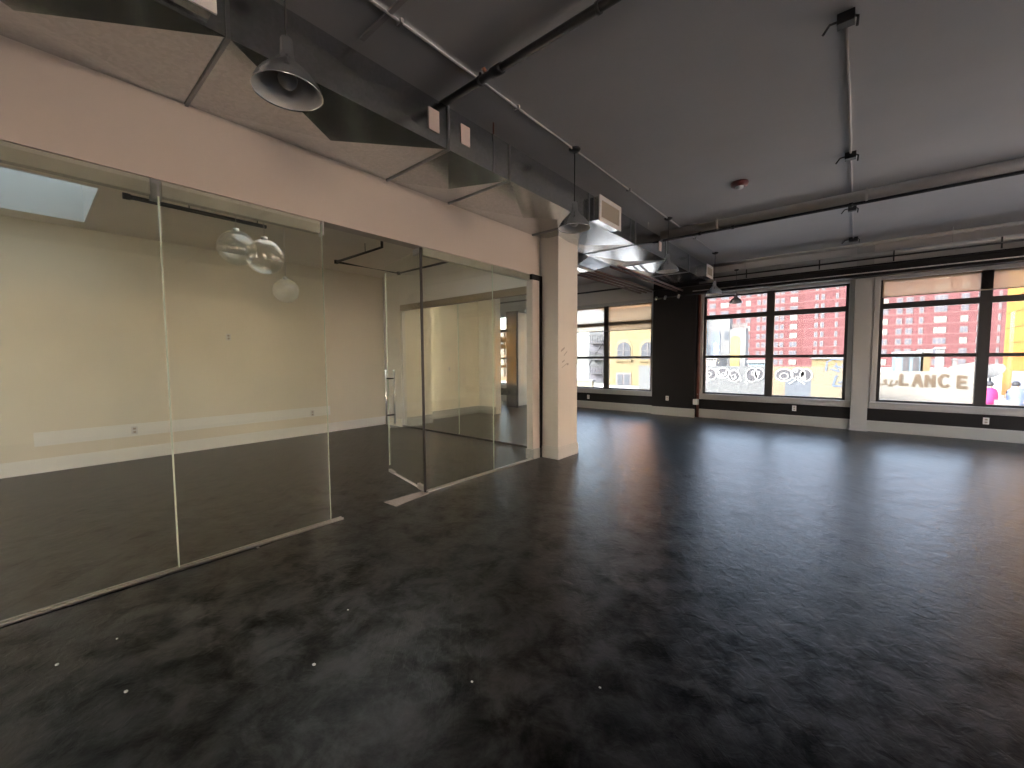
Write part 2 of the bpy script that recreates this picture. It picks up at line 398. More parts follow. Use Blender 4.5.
t = tag(obj('floor_track', B((PX-.02, PX+.02, 2.86, 4.81, 0, .02)), M['steel']), 'metal floor channel under the glass right of the door', 'track')
# glass door
hx, hy = PX-.0, 2.835
tipx, tipy = -4.715, 3.06
dv = Vector((tipx-hx, tipy-hy, 0)); DL = dv.length; ang = math.atan2(dv.y, dv.x)
door = thing('glass_door', 'frameless glass door swung open into the meeting room', 'door', (hx, hy, 0))
door.rotation_euler.z = ang
part('pane', B((.03, DL, -.006, .006, .03, 2.70)), M['glass'], door)
part('edge_strip', B((DL-.001, DL+.006, -.007, .007, .10, 2.62)), M['edge'], door)
part('hinge_rail', B((-.008, .012, -.012, .012, .0, 2.72)), M['frame'], door)
part('patch_fitting', B((.02, .17, -.018, .018, .012, .075)), M['steel'], door, bevel=.004)
part('patch_fitting', B((DL-.17, DL+.008, -.016, .016, .012, .05)), M['steel'], door, bevel=.004)
part('patch_fitting', B((.02, .17, -.018, .018, 2.66, 2.725)), M['steel'], door, bevel=.004)
part('bottom_rail', B((.17, DL-.17, -.009, .009, .014, .034)), M['white'], door)
h = part('pull_handle', T((((DL-.075, -.055, .66), (DL-.075, -.055, 1.37)), .011), (((DL-.075, .055, .66), (DL-.075, .055, 1.37)), .011)), M['steel'], door)
h['label'] = 'satin steel pull bars on both sides'
part('handle_mount', T((((DL-.075, -.055, .78), (DL-.075, .055, .78)), .010), (((DL-.075, -.055, 1.26), (DL-.075, .055, 1.26)), .010)), M['pipeblk'], door)
# bare strip on the floor by the door pivot
def flat(name, pts, z0, z1, m, parent=None):
    bm = bmesh.new(); a = [bm.verts.new((x, y, z0)) for x, y in pts]; b = [bm.verts.new((x, y, z1)) for x, y in pts]
    n = len(pts); bm.faces.new(list(reversed(a))); bm.faces.new(b)
    for i in range(n): bm.faces.new((a[i], a[(i+1) % n], b[(i+1) % n], b[i]))
    return obj(name, bm, m, parent)
tag(flat('floor_strip', [(-3.76, 2.36), (-3.56, 2.37), (-3.62, 2.84), (-3.74, 2.83)], .0005, .006, M['bare']), 'worn pale strip on the floor at the door pivot', 'strip')
# end glass at the far end of the meeting room
GY = 5.41
ge = [-7.74, -5.91, -5.0, -3.97]
lab = ['widest glass panel in the end wall by the cream wall', 'middle glass panel in the end wall of the meeting room', 'glass panel in the end wall nearest the white column']
for a, b, l in zip(ge, ge[1:], lab):
    g = glass_panel('glass_panel', l, a+.003, b-.008, GY-.006, GY+.006, .04, 2.58)
    if b < -4: obj('edge_seal', B((b-.008, b+.003, GY-.008, GY+.008, .04, 2.58)), M['edge'], g)
tag(obj('header_strip', B((-7.75, -3.95, 5.375, 5.465, 2.575, 2.699)), M['brownstrip']), 'brown strip over the end glass wall', 'rail')  # plain darker brown strip above the end glass
tag(obj('floor_track', B((-7.75, -3.95, GY-.03, GY+.03, 0, .038)), M['frame']), 'dark floor channel under the end glass wall', 'track')
tag(obj('door_jamb', B((-7.75, -7.70, 5.39, 5.47, 0, 2.56)), M['white']), 'white jamb at the left end of the end glass wall', 'jamb')
# scattered flecks on the floor
def at_floor(px, py):
    d = ray(px, py); return CAM + d*(-EYE/d.z)
for i, (px, py, l) in enumerate(((348, 610, 'upper'), (314, 665, 'lower'), (117, 639, 'one'), (57, 665, ''), (600, 688, ''), (258, 548, ''), (472, 682, ''), (126, 692, ''))):
    p = at_floor(px, py); s = .009 if i % 2 else .006
    if i == 5: s = .012
    labs = ['white fleck on the floor a step beyond the brightest one', 'brightest white fleck on the black floor left of centre', 'small pale fleck on the dark floor at lower left, the right of two', 'small pale fleck on the dark floor at lower left, the left of two',
            'white fleck on the open floor below the column', 'pale fleck lying against the glass floor channel', 'white fleck on the black floor left of the one below the column', 'faint fleck lowest at left on the black floor']
    bm = bmesh.new(); bmesh.ops.create_icosphere(bm, subdivisions=1, radius=s)
    for v in bm.verts: v.co.z *= .35; v.co.x *= 1.3
    o = obj('paint_fleck', bm, M['chip']); o.location = (p.x, p.y, s*.33); tag(o, labs[i], 'fleck')

# ------------------------------------------------------------------ meeting room contents
def outlet_on_x(x, y, z, label, name='wall_outlet', s=1):
    t = thing(name, label, 'outlet' if name == 'wall_outlet' else 'switch', (x, y, z))
    part('cover_plate', B((0, .008, -.036, .036, -.058, .058)), M['white'], t, bevel=.002)
    part('socket', B((.006, .012, -.016, .016, .010, .040), (.006, .012, -.016, .016, -.040, -.010)), M['grille'], t)
def outlet_on_y(x, y, z, label):
    t = thing('wall_outlet', label, 'outlet', (x, y, z))
    part('cover_plate', B((-.038, .038, -.010, 0, -.06, .06)), M['white'], t, bevel=.002)
    part('socket', B((-.016, .016, -.014, -.008, .010, .040), (-.016, .016, -.014, -.008, -.040, -.010)), M['grille'], t)
outlet_on_x(XL, 1.02, .45, 'white wall outlet on the cream back wall, the left of two')
outlet_on_x(XL, 3.69, .43, 'white wall outlet on the cream back wall near the far corner')
outlet_on_x(XL, 2.30, 1.91, 'small beige switch plate high on the cream back wall', 'wall_switch')
tag(obj('wall_patch', B((XL, XL+.002, .02, 4.06, .36, .55)), M['primer']), 'long pale unpainted patch low on the cream back wall', 'patch')
outlet_on_y(-6.24, WY-.03, .34, 'white outlet on the black strip left of the brick column')
outlet_on_y(-1.04, WY-.03, .37, 'small outlet on the black strip under the middle window')
outlet_on_y(1.80, WY-.03, .35, 'small outlet on the black strip under the right window')
outlet_on_y(-3.80, 10.86, .45, 'small outlet low on the front of the black brick column')
outlet_on_y(-9.1, WY-.03, .36, 'white outlet on the black strip in the far left bay')
outlet_on_x(-8.12, 7.1, 1.25, 'light switch on the wall seen through the end glass', 'wall_switch')

# skylight
opal = shade_mat('opal_skylight', (.26, .29, .30), .03)
opal_added = shade_mat('added_skylight_opal', (.62, .62, .59), .05)
def skylight(n, a, b, c, d, m):
    fr = struct('window_%d' % n, B((a-.001, a+.02, c, d, CM-.004, CM+.50), (b-.02, b+.001, c, d, CM-.004, CM+.50), (a, b, c-.001, c+.02, CM-.004, CM+.50), (a, b, d-.02, d+.001, CM-.004, CM+.50)), M['white'])
    obj('glazing', B((a, b, c, d, CM+.50, CM+.512)), m, fr)
skylight(8, SX0, SX1, SY0, SY1, opal); skylight(9, TX0, TX1, TY0, TY1, opal_added)  # the second skylight is added, hidden from view, for brightness
# globes
def globe(p, r, label):
    t = thing('globe_pendant', label, 'lamp', p, 'clear glass globe pendants')
    bm = bmesh.new(); bmesh.ops.create_uvsphere(bm, u_segments=40, v_segments=24, radius=r)
    for f in bm.faces: f.smooth = True
    part('glass_globe', bm, M['globe'], t)
    part('cord', T((((0, 0, r-.002), (0, 0, CM-p[2]-.02)), .003), n=6), M['ltpipe'], t)
    part('cap', lathe(bmesh.new(), [(0, .03), (.03, .03), (.03, 0), (0, 0)], 0, 0, r-.006, 16), M['steel'], t)
    part('ceiling_rose', lathe(bmesh.new(), [(0, .02), (.05, .02), (.05, 0), (0, 0)], 0, 0, CM-p[2]-.0201, 20), M['white'], t)
globe((-5.467, 1.623, 2.786), .195, 'clear glass globe pendant, upper left of the three')
globe((-4.45, 1.556, 2.508), .165, 'clear glass globe pendant, right of the upper pair')
globe((-6.05, 2.36, 2.455), .165, 'smallest and lowest of the three clear glass globes')
# black pipes under the meeting room ceiling
def hang(t, pts, z):
    for x, y in pts:
        obj('hanger', T((((x, y, z), (x, y, CM)), .006), n=6), M['pipeblk'], t)
t = thing('sprinkler_pipe', 'straight black pipe under the meeting room ceiling beside the globes', 'pipe', (-5.95, 1.4, 3.24))
obj('pipe', T((((-5.93, .80, 3.23), (-5.93, 2.10, 3.23)), .024)), M['pipeblk'], t)
obj('fitting', T((((-5.93, .74, 3.23), (-5.93, .80, 3.23)), .034)), M['pipeblk'], t)
hang(t, [(-5.93, 1.3), (-5.93, 2.0)], 3.23)
t = thing('sprinkler_pipe', 'bent black pipe under the meeting room ceiling near the door', 'pipe', (-6.3, 4.1, 3.24))
Z = 3.22
obj('pipe', T((((-5.62, 3.60, Z+.09), (-5.62, 3.60, Z), (-7.05, 3.60, Z), (-7.05, 4.88, Z), (-5.1, 4.88, Z)), .022)), M['pipeblk'], t)
obj('fitting', T((((-7.05, 3.60, Z-.03), (-7.05, 3.60, Z+.03)), .034)), M['pipeblk'], t)
obj('fitting', T((((-7.05, 4.88, Z-.03), (-7.05, 4.88, Z+.03)), .034)), M['pipeblk'], t)
hang(t, [(-6.1, 3.6), (-6.3, 4.88)], Z)

# ------------------------------------------------------------------ main air duct
DX0, DX1, DZ0, DZ1 = PX+.002, -2.75, 3.30, 3.655
d = thing('air_duct', 'long galvanised steel air duct along the top of the partition wall', 'duct', ((DX0+DX1)/2, 5, DZ0))
def duct_section(y0, y1, z0=DZ0, z1=DZ1, dz=.035):
    bm = bmesh.new()
    a = [bm.verts.new(p) for p in ((DX0, y0, z0), (DX1, y0, z0), (DX1, y0, z1), (DX0, y0, z1))]
    b = [bm.verts.new(p) for p in ((DX0, y1, z0), (DX1, y1, z0), (DX1, y1, z1), (DX0, y1, z1))]
    cb = bm.verts.new(((DX0+DX1)/2, (y0+y1)/2, z0-dz*1.2)); cs = bm.verts.new((DX1+dz*.16, (y0+y1)/2, (z0+z1)/2))
    bm.faces.new((a[0], a[1], cb)); bm.faces.new((a[1], b[1], cb)); bm.faces.new((b[1], b[0], cb)); bm.faces.new((b[0], a[0], cb))
    bm.faces.new((a[1], a[2], cs)); bm.faces.new((a[2], b[2], cs)); bm.faces.new((b[2], b[1], cs)); bm.faces.new((b[1], a[1], cs))
    bm.faces.new((a[2], a[3], b[3], b[2])); bm.faces.new((a[3], a[0], b[0], b[3]))
    bm.faces.new((a[0], a[3], a[2], a[1])); bm.faces.new((b[0], b[1], b[2], b[3]))
    return bm
SE = [-3.4, -2.1, -.72, .82, 2.43, 3.24, 4.84, 6.30, 7.65, 9.0, 10.42]
for i, (a, b) in enumerate(zip(SE, SE[1:])):
    obj('duct_section', duct_section(a+.004, b-.004, dz=(.06, .06, .07, .07, .07, .05, .07, .06, .05, .03)[i]), M['duct'], d)
for y in SE[1:-1]:
    obj('seam_flange', B((DX0, DX1+.012, y-.010, y+.010, DZ0-.012, DZ0+.004), (DX1-.004, DX1+.012, y-.010, y+.010, DZ0, DZ1)), M['ductdark'], d)
for y in (3.0, 6.12):
    obj('seam_flange', B((DX1-.004, DX1+.012, y-.004, y+.004, DZ0+.01, DZ1)), M['ductdark'], d)
def register(y0, y1, z0=3.32, z1=3.62):
    r = obj('air_register', B((DX1, DX1+.12, y0, y1, z0, z1)), M['duct'], d)
    x = DX1+.12
    f = obj('register_frame', B((x, x+.012, y0-.015, y0+.04, z0-.015, z1+.015), (x, x+.012, y1-.04, y1+.015, z0-.015, z1+.015), (x, x+.012, y0+.04, y1-.04, z0-.015, z0+.04), (x, x+.012, y0+.04, y1-.04, z1-.04, z1+.015)), M['white'], d)
    bm = B((x-.004, x+.002, y0+.04, y1-.04, z0+.04, z1-.04))
    k = z0+.05
    while k < z1-.05:
        box(bm, x, x+.010, y0+.042, y1-.042, k, k+.006); k += .018
    g = obj('register_grille', bm, M['grille'], d)
register(.05, .72); register(4.90, 5.50, 3.31, 3.61); register(9.85, 10.32, 3.33, 3.58)
for (y, z0, z1) in ((2.27, 3.385, 3.56), (2.625, 3.405, 3.575), (7.35, 3.40, 3.56)):
    o = obj('paper_tag', B((DX1+.008, DX1+.013, y-.055, y+.055, z0, z1)), M['sticker'], d)
obj('hanger_strap', T((((DX1+.006, 3.0, DZ1), (DX1+.006, 3.0, CE)), .008), n=6), M['copper'], d)
obj('hanger_strap', T((((DX1+.006, 6.8, DZ1), (DX1+.006, 6.8, CE)), .008), n=6), M['ltpipe'], d)
# branch duct heading left behind the column
t = thing('branch_duct', 'galvanised branch duct running left behind the white column', 'duct', (-6, 6.9, 3.2))
obj('duct_body', B((-8.11, -3.95, 6.55, 7.15, 3.20, 3.55)), M['duct'], t)
bm = bmesh.new()
v = [bm.verts.new(p) for p in ((-3.95, 6.55, 3.20), (-3.70, 6.55, 3.32), (-3.70, 6.55, 3.60), (-3.95, 6.55, 3.55), (-3.95, 7.15, 3.20), (-3.70, 7.45, 3.32), (-3.70, 7.45, 3.60), (-3.95, 7.15, 3.55))]
for f in ((0, 1, 2, 3), (1, 5, 6, 2), (5, 4, 7, 6), (3, 2, 6, 7), (0, 4, 5, 1), (4, 0, 3, 7)): bm.faces.new([v[i] for i in f])
obj('takeoff_boot', bm, M['duct'], t)
for x in (-3.97, -4.28, -5.3, -6.6, -7.9):
    obj('seam_flange', B((x-.025, x+.025, 6.525, 7.175, 3.175, 3.575)), M['ltpipe'], t)

# ------------------------------------------------------------------ ceiling pipes and conduits
CX = -2.41
t = thing('ceiling_conduit', 'thin painted conduit on the ceiling feeding the pendant lamps', 'conduit', (CX, 5, CE))
obj('conduit', T((((CX, -.5, CE-.014), (CX, 9.55, CE-.014)), .010)), M['conduit'], t)
for y in (1.72, 2.95, 5.3, 8.2): obj('strap', B((CX-.03, CX+.03, y-.01, y+.01, CE-.030, CE-.0005)), M['conduit'], t)
t = thing('ceiling_conduit', 'thin painted conduit across the ceiling to the right of the lamps', 'conduit', (-.14, 7, CE))
obj('conduit', T((((-.135, 3.6, CE-.014), (-.135, 10.6, CE-.014)), .010)), M['ltpipe'], t)
tag(obj('wire_raceway', B((-2.748, 6.8, 1.62, 1.655, CE-.016, CE-.0005)), M['conduit'], bevel=.003), 'painted raceway crossing the ceiling near the top left', 'raceway')
# junction boxes with cut cable tails
def junction(y, s, label):
    t = thing('junction_box', label, 'junction box', (-.135, y, CE), 'junction boxes along the right conduit')
    part('box', B((-.055*s, .055*s, -.045*s, .045*s, -.070, -.0005)), M['pipeblk'], t, bevel=.004)
    part('cable_tail', T((((-.05*s, 0, -.03), (-.10*s, -.01, -.035), (-.14*s, -.02, -.09)), .008), n=8), M['pipeblk'], t)
    part('cable_tail', T((((.05*s, 0, -.03), (.075*s, -.01, -.05), (.07*s, -.015, -.11)), .008), n=8), M['pipeblk'], t)
junction(3.60, .85, 'black junction box nearest the camera with two hanging cable tails')
junction(6.0, .9, 'black junction box on the ceiling in front of the large crossing pipe')
junction(8.1, .9, 'black junction box on the ceiling just beyond the large crossing pipe')
junction(10.2, 1.2, 'farthest junction box on the conduit near the window beam')
# black sprinkler pipe, near
t = thing('sprinkler_pipe', 'thick black sprinkler pipe crossing the near ceiling above the duct', 'pipe', (0, 2.42, 3.7))
obj('pipe', T((((-3.6, 2.43, 3.702), (4.25, 2.43, 3.700)), .031)), M['pipeblk'], t)
for x in (-2.18, -.6): obj('coupling', T((((x-.05, 2.43, 3.70), (x+.05, 2.43, 3.70)), .040)), M['pipeblk'], t)
for x in (-2.36, -1.32, .6): obj('clamp', T((((x-.012, 2.43, 3.70), (x+.012, 2.43, 3.70)), .038), (((x, 2.43, 3.70), (x, 2.43, CE)), .012)), M['pipeblk'], t)
obj('sprinkler_head', T((((-2.30, 2.43, 3.74), (-2.30, 2.40, CE)), .016)), M['copper'], t)
# large painted pipe crossing with a black pipe below
t = tag(obj('painted_pipe', T((((-2.745, 7.42, CE-.075), (4.25, 7.42, CE-.075)), .070), n=24), M['ltpipe']), 'large pale painted pipe crossing the whole ceiling', 'pipe')
t = thing('sprinkler_pipe', 'thin black pipe running under the large pale pipe', 'pipe', (0, 7.45, 3.6))
obj('pipe', T((((-2.72, 7.42, 3.592), (4.25, 7.42, 3.592)), .022)), M['pipeblk'], t)
for x in (-2.1, -1.82, -1.6, -.14, .02, 1.6): obj('clamp', B((x-.012, x+.012, 7.34, 7.50, 3.60, CE-.001)) if x in (-1.82, .02) else T((((x-.02, 7.42, 3.592), (x+.02, 7.42, 3.592)), .030)), M['ltpipe'] if x in (-1.82, .02) else M['pipeblk'], t)
# pipes at the window wall
t = thing('painted_pipe', 'pale painted pipe high along the window wall', 'pipe', (0, 10.52, 3.44))
obj('pipe', T((((-3.0, 10.52, 3.44), (4.25, 10.52, 3.44)), .055), n=20), M['casing'], t)
for x in (-2.0, 1.2, 3.6): obj('hanger', T((((x, 10.52, 3.49), (x, 10.52, CE)), .006), n=6), M['casing'], t)
tag(obj('painted_pipe', T((((-3.0, 10.80, 3.72), (4.25, 10.80, 3.72)), .035), n=16), M['ltpipe']), 'grey painted pipe tucked under the ceiling at the window wall', 'pipe')
t = thing('sprinkler_pipe', 'thin black pipe running below the pale pipe at the window wall', 'pipe', (0, 10.4, 3.36))
obj('pipe', T((((-3.0, 10.42, 3.365), (4.25, 10.42, 3.365)), .016)), M['pipeblk'], t)
for x in (-1.95, -.65, .45, 1.75): obj('hanger', T((((x, 10.42, 3.27), (x, 10.42, 3.46)), .012), n=6), M['pipeblk'], t)
t = thing('steel_beam', 'black steel beam running above the windows', 'beam', (0, 10.6, 3.05))
obj('flange', B((-4.08, 4.25, 10.50, 10.72, 3.055, 3.075), (-4.08, 4.25, 10.50, 10.72, 3.25, 3.27)), M['black'], t)
obj('web', B((-4.08, 4.25, 10.60, 10.62, 3.075, 3.25)), M['black'], t)
obj('wire_tray', T((((-3.1, 10.47, 3.115), (4.25, 10.47, 3.115)), .010), n=8), M['ltpipe'], t)
for x, s in ((-3.75, .03), (-3.98, .025), (-3.42, .03)):
    obj('pipe_stub', T((((x, 10.48, 3.06), (x, 10.42, 2.99)), s)), M['ltpipe'], t)
# bundles of red brown pipes running towards the window wall
for k, x in enumerate((-4.56, -4.41, -4.26, -4.11)):
    o = obj('red_brown_pipe', T((((x, 7.2, 3.27), (x, 10.86, 3.27)), .023)), M['redbrown'])
    tag(o, 'red brown pipe in the bundle of four behind the column, ' + ('leftmost', 'second from left', 'third from left', 'rightmost')[k], 'pipe', 'bundle of four red brown pipes')
for k, x in enumerate((-3.52, -3.38)):
    o = obj('red_brown_pipe', T((((x, 7.0, 3.18), (x, 10.86, 3.18)), .022)), M['redbrown'])
    tag(o, 'red brown pipe in the pair under the duct, ' + ('left one', 'right one')[k], 'pipe', 'pair of red brown pipes')
tag(obj('black_pipe', T((((-10.8, 10.0, 3.31), (-4.5, 10.0, 3.31)), .022)), M['pipeblk']), 'thin black pipe crossing the left bay below the ceiling', 'pipe')
for k, (x, r) in enumerate(((-3.085, .020), (-3.045, .014))):
    tag(obj('riser_pipe', T((((x, 10.98-.03*k, .0), (x, 10.98-.03*k, 3.2)), r)), M['copper']), 'rusty red riser pipe beside the black column, the ' + ('thicker' if k == 0 else 'thinner') + ' one', 'pipe')
t = thing('conduit_box', 'small pale electrical box low beside the black column', 'box', (-3.08, 10.88, .33))
obj('box', B((-3.14, -3.02, 10.80, 10.90, .33, .47)), M['casing'], t, bevel=.008)
obj('cover', B((-3.13, -3.03, 10.793, 10.80, .34, .46)), M['steel'], t)
for k, (x, y) in enumerate(((-4.0, 8.6), (-4.0, 9.4))):
    t = tag(obj('pipe_hook', T((((x, y, CE), (x, y, 3.55), (x+.05, y, 3.48), (x, y, 3.43), (x-.05, y, 3.48), (x, y, 3.55)), .008), n=6), M['pipeblk']), 'black hook hanging from the ceiling behind the duct, the ' + ('near' if k == 0 else 'far') + ' one', 'hook')
# fire alarm strobe
t = thing('smoke_detector', 'dark red ceiling alarm with a clear lens', 'detector', (-1.24, 6.05, CE))
part('base', lathe(bmesh.new(), [(0, 0), (.10, 0), (.105, -.015), (.095, -.045), (.06, -.055), (0, -.055)]), M['red'], t)
part('lens', lathe(bmesh.new(), [(.05, -.05), (.045, -.075), (.025, -.09), (0, -.092)]), M['lens'], t)

# ------------------------------------------------------------------ pendant lamps
LAMP = [(.024, .275), (.030, .272), (.034, .255), (.037, .19), (.046, .165), (.072, .135), (.105, .105), (.132, .075), (.153, .045), (.166, .018), (.172, 0)]
def make_lamp(label):
    t = thing('pendant_lamp', label, 'lamp', (0, 0, 0), 'aluminium pendant lamps')
    part('lamp_shade', lathe(bmesh.new(), [(0, .272)] + LAMP + [(.176, -.006), (.173, -.009), (.170, -.002)], n=48), M['alu'], t)
    part('reflector', lathe(bmesh.new(), [(.170, -.002), (.160, .018), (.147, .045), (.126, .073), (.10, .10), (.068, .13), (.04, .16), (0, .165)], n=48), M['aluin'], t)
    bm = bmesh.new(); lathe(bm, [(0, .015), (.025, .02), (.043, .04), (.048, .065), (.038, .095), (.02, .125), (.018, .15), (0, .15)], n=24)
    part('bulb', bm, M['aluin'], t)
    return t
def finish_lamp(t, z, cz, r=.065):
    part('cord', T((((0, 0, .27), (0, 0, cz-z-.03)), .0055), n=8), M['pipeblk'], t)
    part('canopy', lathe(bmesh.new(), [(0, 0), (r, 0), (r, -.012), (r*.8, -.028), (r*.3, -.04), (0, -.04)], cz=cz-z-.0005), M['pipeblk'], t)
lamps = [(CX, .99, 2.955, CE, 'bright aluminium pendant lamp nearest the camera at top left'),
         (CX, 3.93, 2.925, CE, 'aluminium pendant lamp hanging in front of the duct near the column'),
         (CX, 6.80, 2.915, CE, 'aluminium pendant lamp hanging below the big pipe, third from the camera'),
         (CX, 9.65, 2.88, CE, 'aluminium pendant lamp over the left edge of the middle window'),
         (-2.12, 10.28, 2.73, 3.46, 'smallest pendant lamp in front of the middle window panes'),
         (-7.3, 9.5, 2.90, CE, 'pendant lamp seen through the end glass beside the window'),
         (-10.0, 10.6, 2.80, CE, 'farthest pendant lamp seen through the glass at the far left window'),
         (-6.62, 9.9, 2.80, CE, 'pendant lamp half hidden behind the white column edge')]
proto = make_lamp(lamps[0][4]); proto.location = lamps[0][:3]
for k, (x, y, z, cz, l) in enumerate(lamps[1:]):
    r = dup(proto, (x, y, z), l)
    if k == 3: r.scale = (.78, .78, .78)
    finish_lamp(r, z, cz) if k != 3 else finish_lamp(r, z/.78, (z+(cz-z))/.78)
finish_lamp(proto, lamps[0][2], CE)

# ------------------------------------------------------------------ roller shades
def roller(x0, x1, zb, label, y=WY-.02, split=None):
    t = thing('roller_shade', label, 'shade', ((x0+x1)/2, y, zb))
    obj('fabric', B((x0, x1, y+.02, y+.0215, zb, WZ1-.005)), M['shade'], t)
    obj('hem_bar', B((x0, x1, y+.014, y+.026, zb-.022, zb)), M['grille'], t)
    obj('roller_tube', T((((x0, y+.0, WZ1+.045), (x1, y+.0, WZ1+.045)), .022)), M['casing'], t)
roller(-7.05, -4.33, 2.32, 'sheer roller shade half lowered over the window left of the black column', y=WY-.0)
roller(.34, 3.10, 2.70, 'tan roller shade at the top of the right hand window', y=WY-.0)

# ------------------------------------------------------------------ outside
GZ = -1.3
struct('ground', B((-160, 160, WY+.3, 190, GZ-.3, GZ)), mat('pale_concrete', (.50, .48, .45), .9, noise=.1, nscale=.5))
struct('ground_side', B((XR+.3, 160, -120, WY+.3, GZ-.3, GZ), (-160, -11.2, -120, WY+.3, GZ-.3, GZ)), mat('grey_asphalt', (.16, .16, .17), .85, noise=.1, nscale=.5))
ext = dict(
    red=mat('red_brick_facade', (0.086, 0.0275, 0.0294), .85, noise=.05, nscale=.2),
    redb=mat('pale_floor_band', (0.143, 0.0682, 0.0682), .85),
    ww=mat('white_window_frame', (0.106, 0.096, 0.096), .6),
    wg=mat('dark_window_glass', (0.0654, 0.0654, 0.0816), .8),
    ac=mat('cream_blind', (0.211, 0.188, 0.153), .6),
    wallw=mat('whitewashed_wall', (0.165, 0.157, 0.14), .85, noise=.06, nscale=.8),
    tan=mat('tan_paint', (0.0654, 0.046, 0.0274), .8),
    beige=mat('beige_paint', (0.147, 0.113, 0.0737), .8),
    bluegrey=mat('blue_grey_paint', (0.0737, 0.0858, 0.102), .8),
    yel=mat('orange_yellow_paint', (0.26, 0.117, 0.00766), .7, noise=.06, nscale=.6),
    ylt=mat('pale_yellow_stone', (0.123, 0.0948, 0.0462), .8, noise=.05, nscale=.5),
    grf=mat('grey_spray_paint', (0.0449, 0.0449, 0.0512), .8),
    grw=mat('white_spray_paint', (0.29, 0.29, 0.29), .8),
    blue=mat('blue_spray_paint', (0.0682, 0.102, 0.177), .8),
    sky=mat('pale_blue_mural', (0.107, 0.143, 0.167), .8),
    dark=mat('dark_grey_iron', (0.0171, 0.0188, 0.0239), .6),
    mural=mat('white_mural_wall', (0.145, 0.148, 0.151), .8),
)
# red brick tower far behind
RY = 150.
def px_x(px, Y, py=340): return at_y(px, py, Y).x
def px_z(px, py, Y): return at_y(px, py, Y).z
bt = thing('apartment_tower', 'tall red brick apartment tower with rows of pale windows', 'building', (0, RY, GZ))
xl, xr_ = px_x(690, RY), px_x(1035, RY)
xj = px_x(803, RY)
RTOP = 32
obj('brick_block', B((xl-12, xj, RY+1.5, RY+20, GZ, RTOP), (xj, xr_+15, RY, RY+20, GZ, RTOP)), ext['red'], bt)
FH = 2.7
rows = [px_z(820, 343.6, RY)+FH*k for k in range(-3, 8)]
bm = bmesh.new()
for z in rows: box(bm, xl-12, xj, RY+1.45, RY+1.5, z-1.05, z-.85); box(bm, xj, xr_+15, RY-.05, RY, z-1.05, z-.85)
obj('floor_band', bm, ext['redb'], bt)
def win_mesh(w, h, n):
    fr = bmesh.new(); box(fr, -w/2, w/2, -.12, 0, -h/2, h/2)
    return fr
cols = []   # (column centre, width in m, panes, y)
for px, w, n in ((712, 6, 2), (724, 8, 2), (738, 4, 1), (747.5, 5, 2), (758, 3.5, 1), (763.5, 4, 1), (776, 4.5, 2), (781.5, 3.8, 1), (793, 7.5, 2)): cols.append((px, px_x(px+w/2, RY+1.5)-px_x(px-w/2, RY+1.5), n, RY+1.5))
for px, w, n in ((815.5, 3.5, 1), (821.5, 3.5, 1), (835.5, 3, 1), (853, 6, 2), (866, 4, 1), (884, 6, 2), (898, 6, 2), (908, 7, 2), (920, 4.5, 1), (939, 13, 3), (963, 8, 2), (977, 3, 1), (998, 3, 1)): cols.append((px, px_x(px+w/2, RY)-px_x(px-w/2, RY), n, RY))
protos = {}
cnt = 0
wlist = [(c_, z) for c_ in cols for z in rows]
for (px, w, n, Y), z in wlist:
    x = px_x(px, Y); key = (w, n)
    if cnt >= 98: break
    cnt += 1
wlist.sort(key=lambda q: (-q[0][1], -q[1]))
main, rest = wlist[:98], wlist[98:]
for (px, w, n, Y), z in main:
    key = (w, n)
    if key not in protos:
        bm = bmesh.new(); box(bm, -w/2, w/2, -.12, 0, -.8, .8)
        a = obj('window', bm, ext['ww'], bt)
        bm = bmesh.new()
        for k in range(n):
            q = w/n; box(bm, -w/2+k*q+.12, -w/2+(k+1)*q-.12, -.16, -.12, -.62, .62)
        g = obj('window_pane', bm, ext['wg']); g.parent = a
        protos[key] = (a, g); o = a
    else:
        a, g = protos[key]; o = a.copy(); COL.objects.link(o); o.parent = bt; o.matrix_parent_inverse = a.matrix_parent_inverse.copy()
        c2 = g.copy(); COL.objects.link(c2); c2.parent = o
        if random.random() < .3:
            c2.data = g.data.copy(); c2.data.materials[0] = ext['ac']
    o.location = (px_x(px, Y), Y, z)
bm = bmesh.new(); bg = bmesh.new()
for (px, w, n, Y), z in rest:
    x = px_x(px, Y); box(bm, x-w/2, x+w/2, Y-.12, Y, z-.8, z+.8); box(bg, x-w/2+.2, x+w/2-.2, Y-.16, Y-.12, z-.6, z+.6)
o = obj('small_window', bm, ext['ww'], bt); o['kind'] = 'stuff'
g = obj('window_pane', bg, ext['wg']); g.parent = o

# graffiti wall across the yard (left white, then beige and tan, then the long whitewashed one)
GY2 = 24.0
def wz(px, py): return at_y(px, py, GY2)
gw = thing('graffiti_wall', 'grey and beige yard wall with bubble graffiti outside the middle window', 'wall', (-4, GY2, GZ))
xa, xb, xc, xd, xe = [px_x(p, GY2, 385) for p in (690, 768, 785, 811, 858)]
zt = px_z(780, 366.5, GY2)
obj('grey_panel', B((xa-3, xb, GY2, GY2+.25, GZ, zt)), mat('pale_grey_wall', (0.0889, 0.0945, 0.098), .85, noise=.05), gw)
obj('beige_panel', B((xb, xc, GY2, GY2+.25, GZ, zt)), ext['beige'], gw)
obj('blue_grey_panel', B((xc, xd, GY2, GY2+.25, GZ, px_z(790, 378, GY2))), ext['bluegrey'], gw)
obj('beige_top', B((xc, xd, GY2, GY2+.25, px_z(790, 378, GY2), zt)), ext['beige'], gw)
obj('yellow_panel', B((xd, xe, GY2, GY2+.25, GZ, zt)), mat('pale_yellow_wall', (0.139, 0.125, 0.0867), .85, noise=.05), gw)
LAYER = [0]
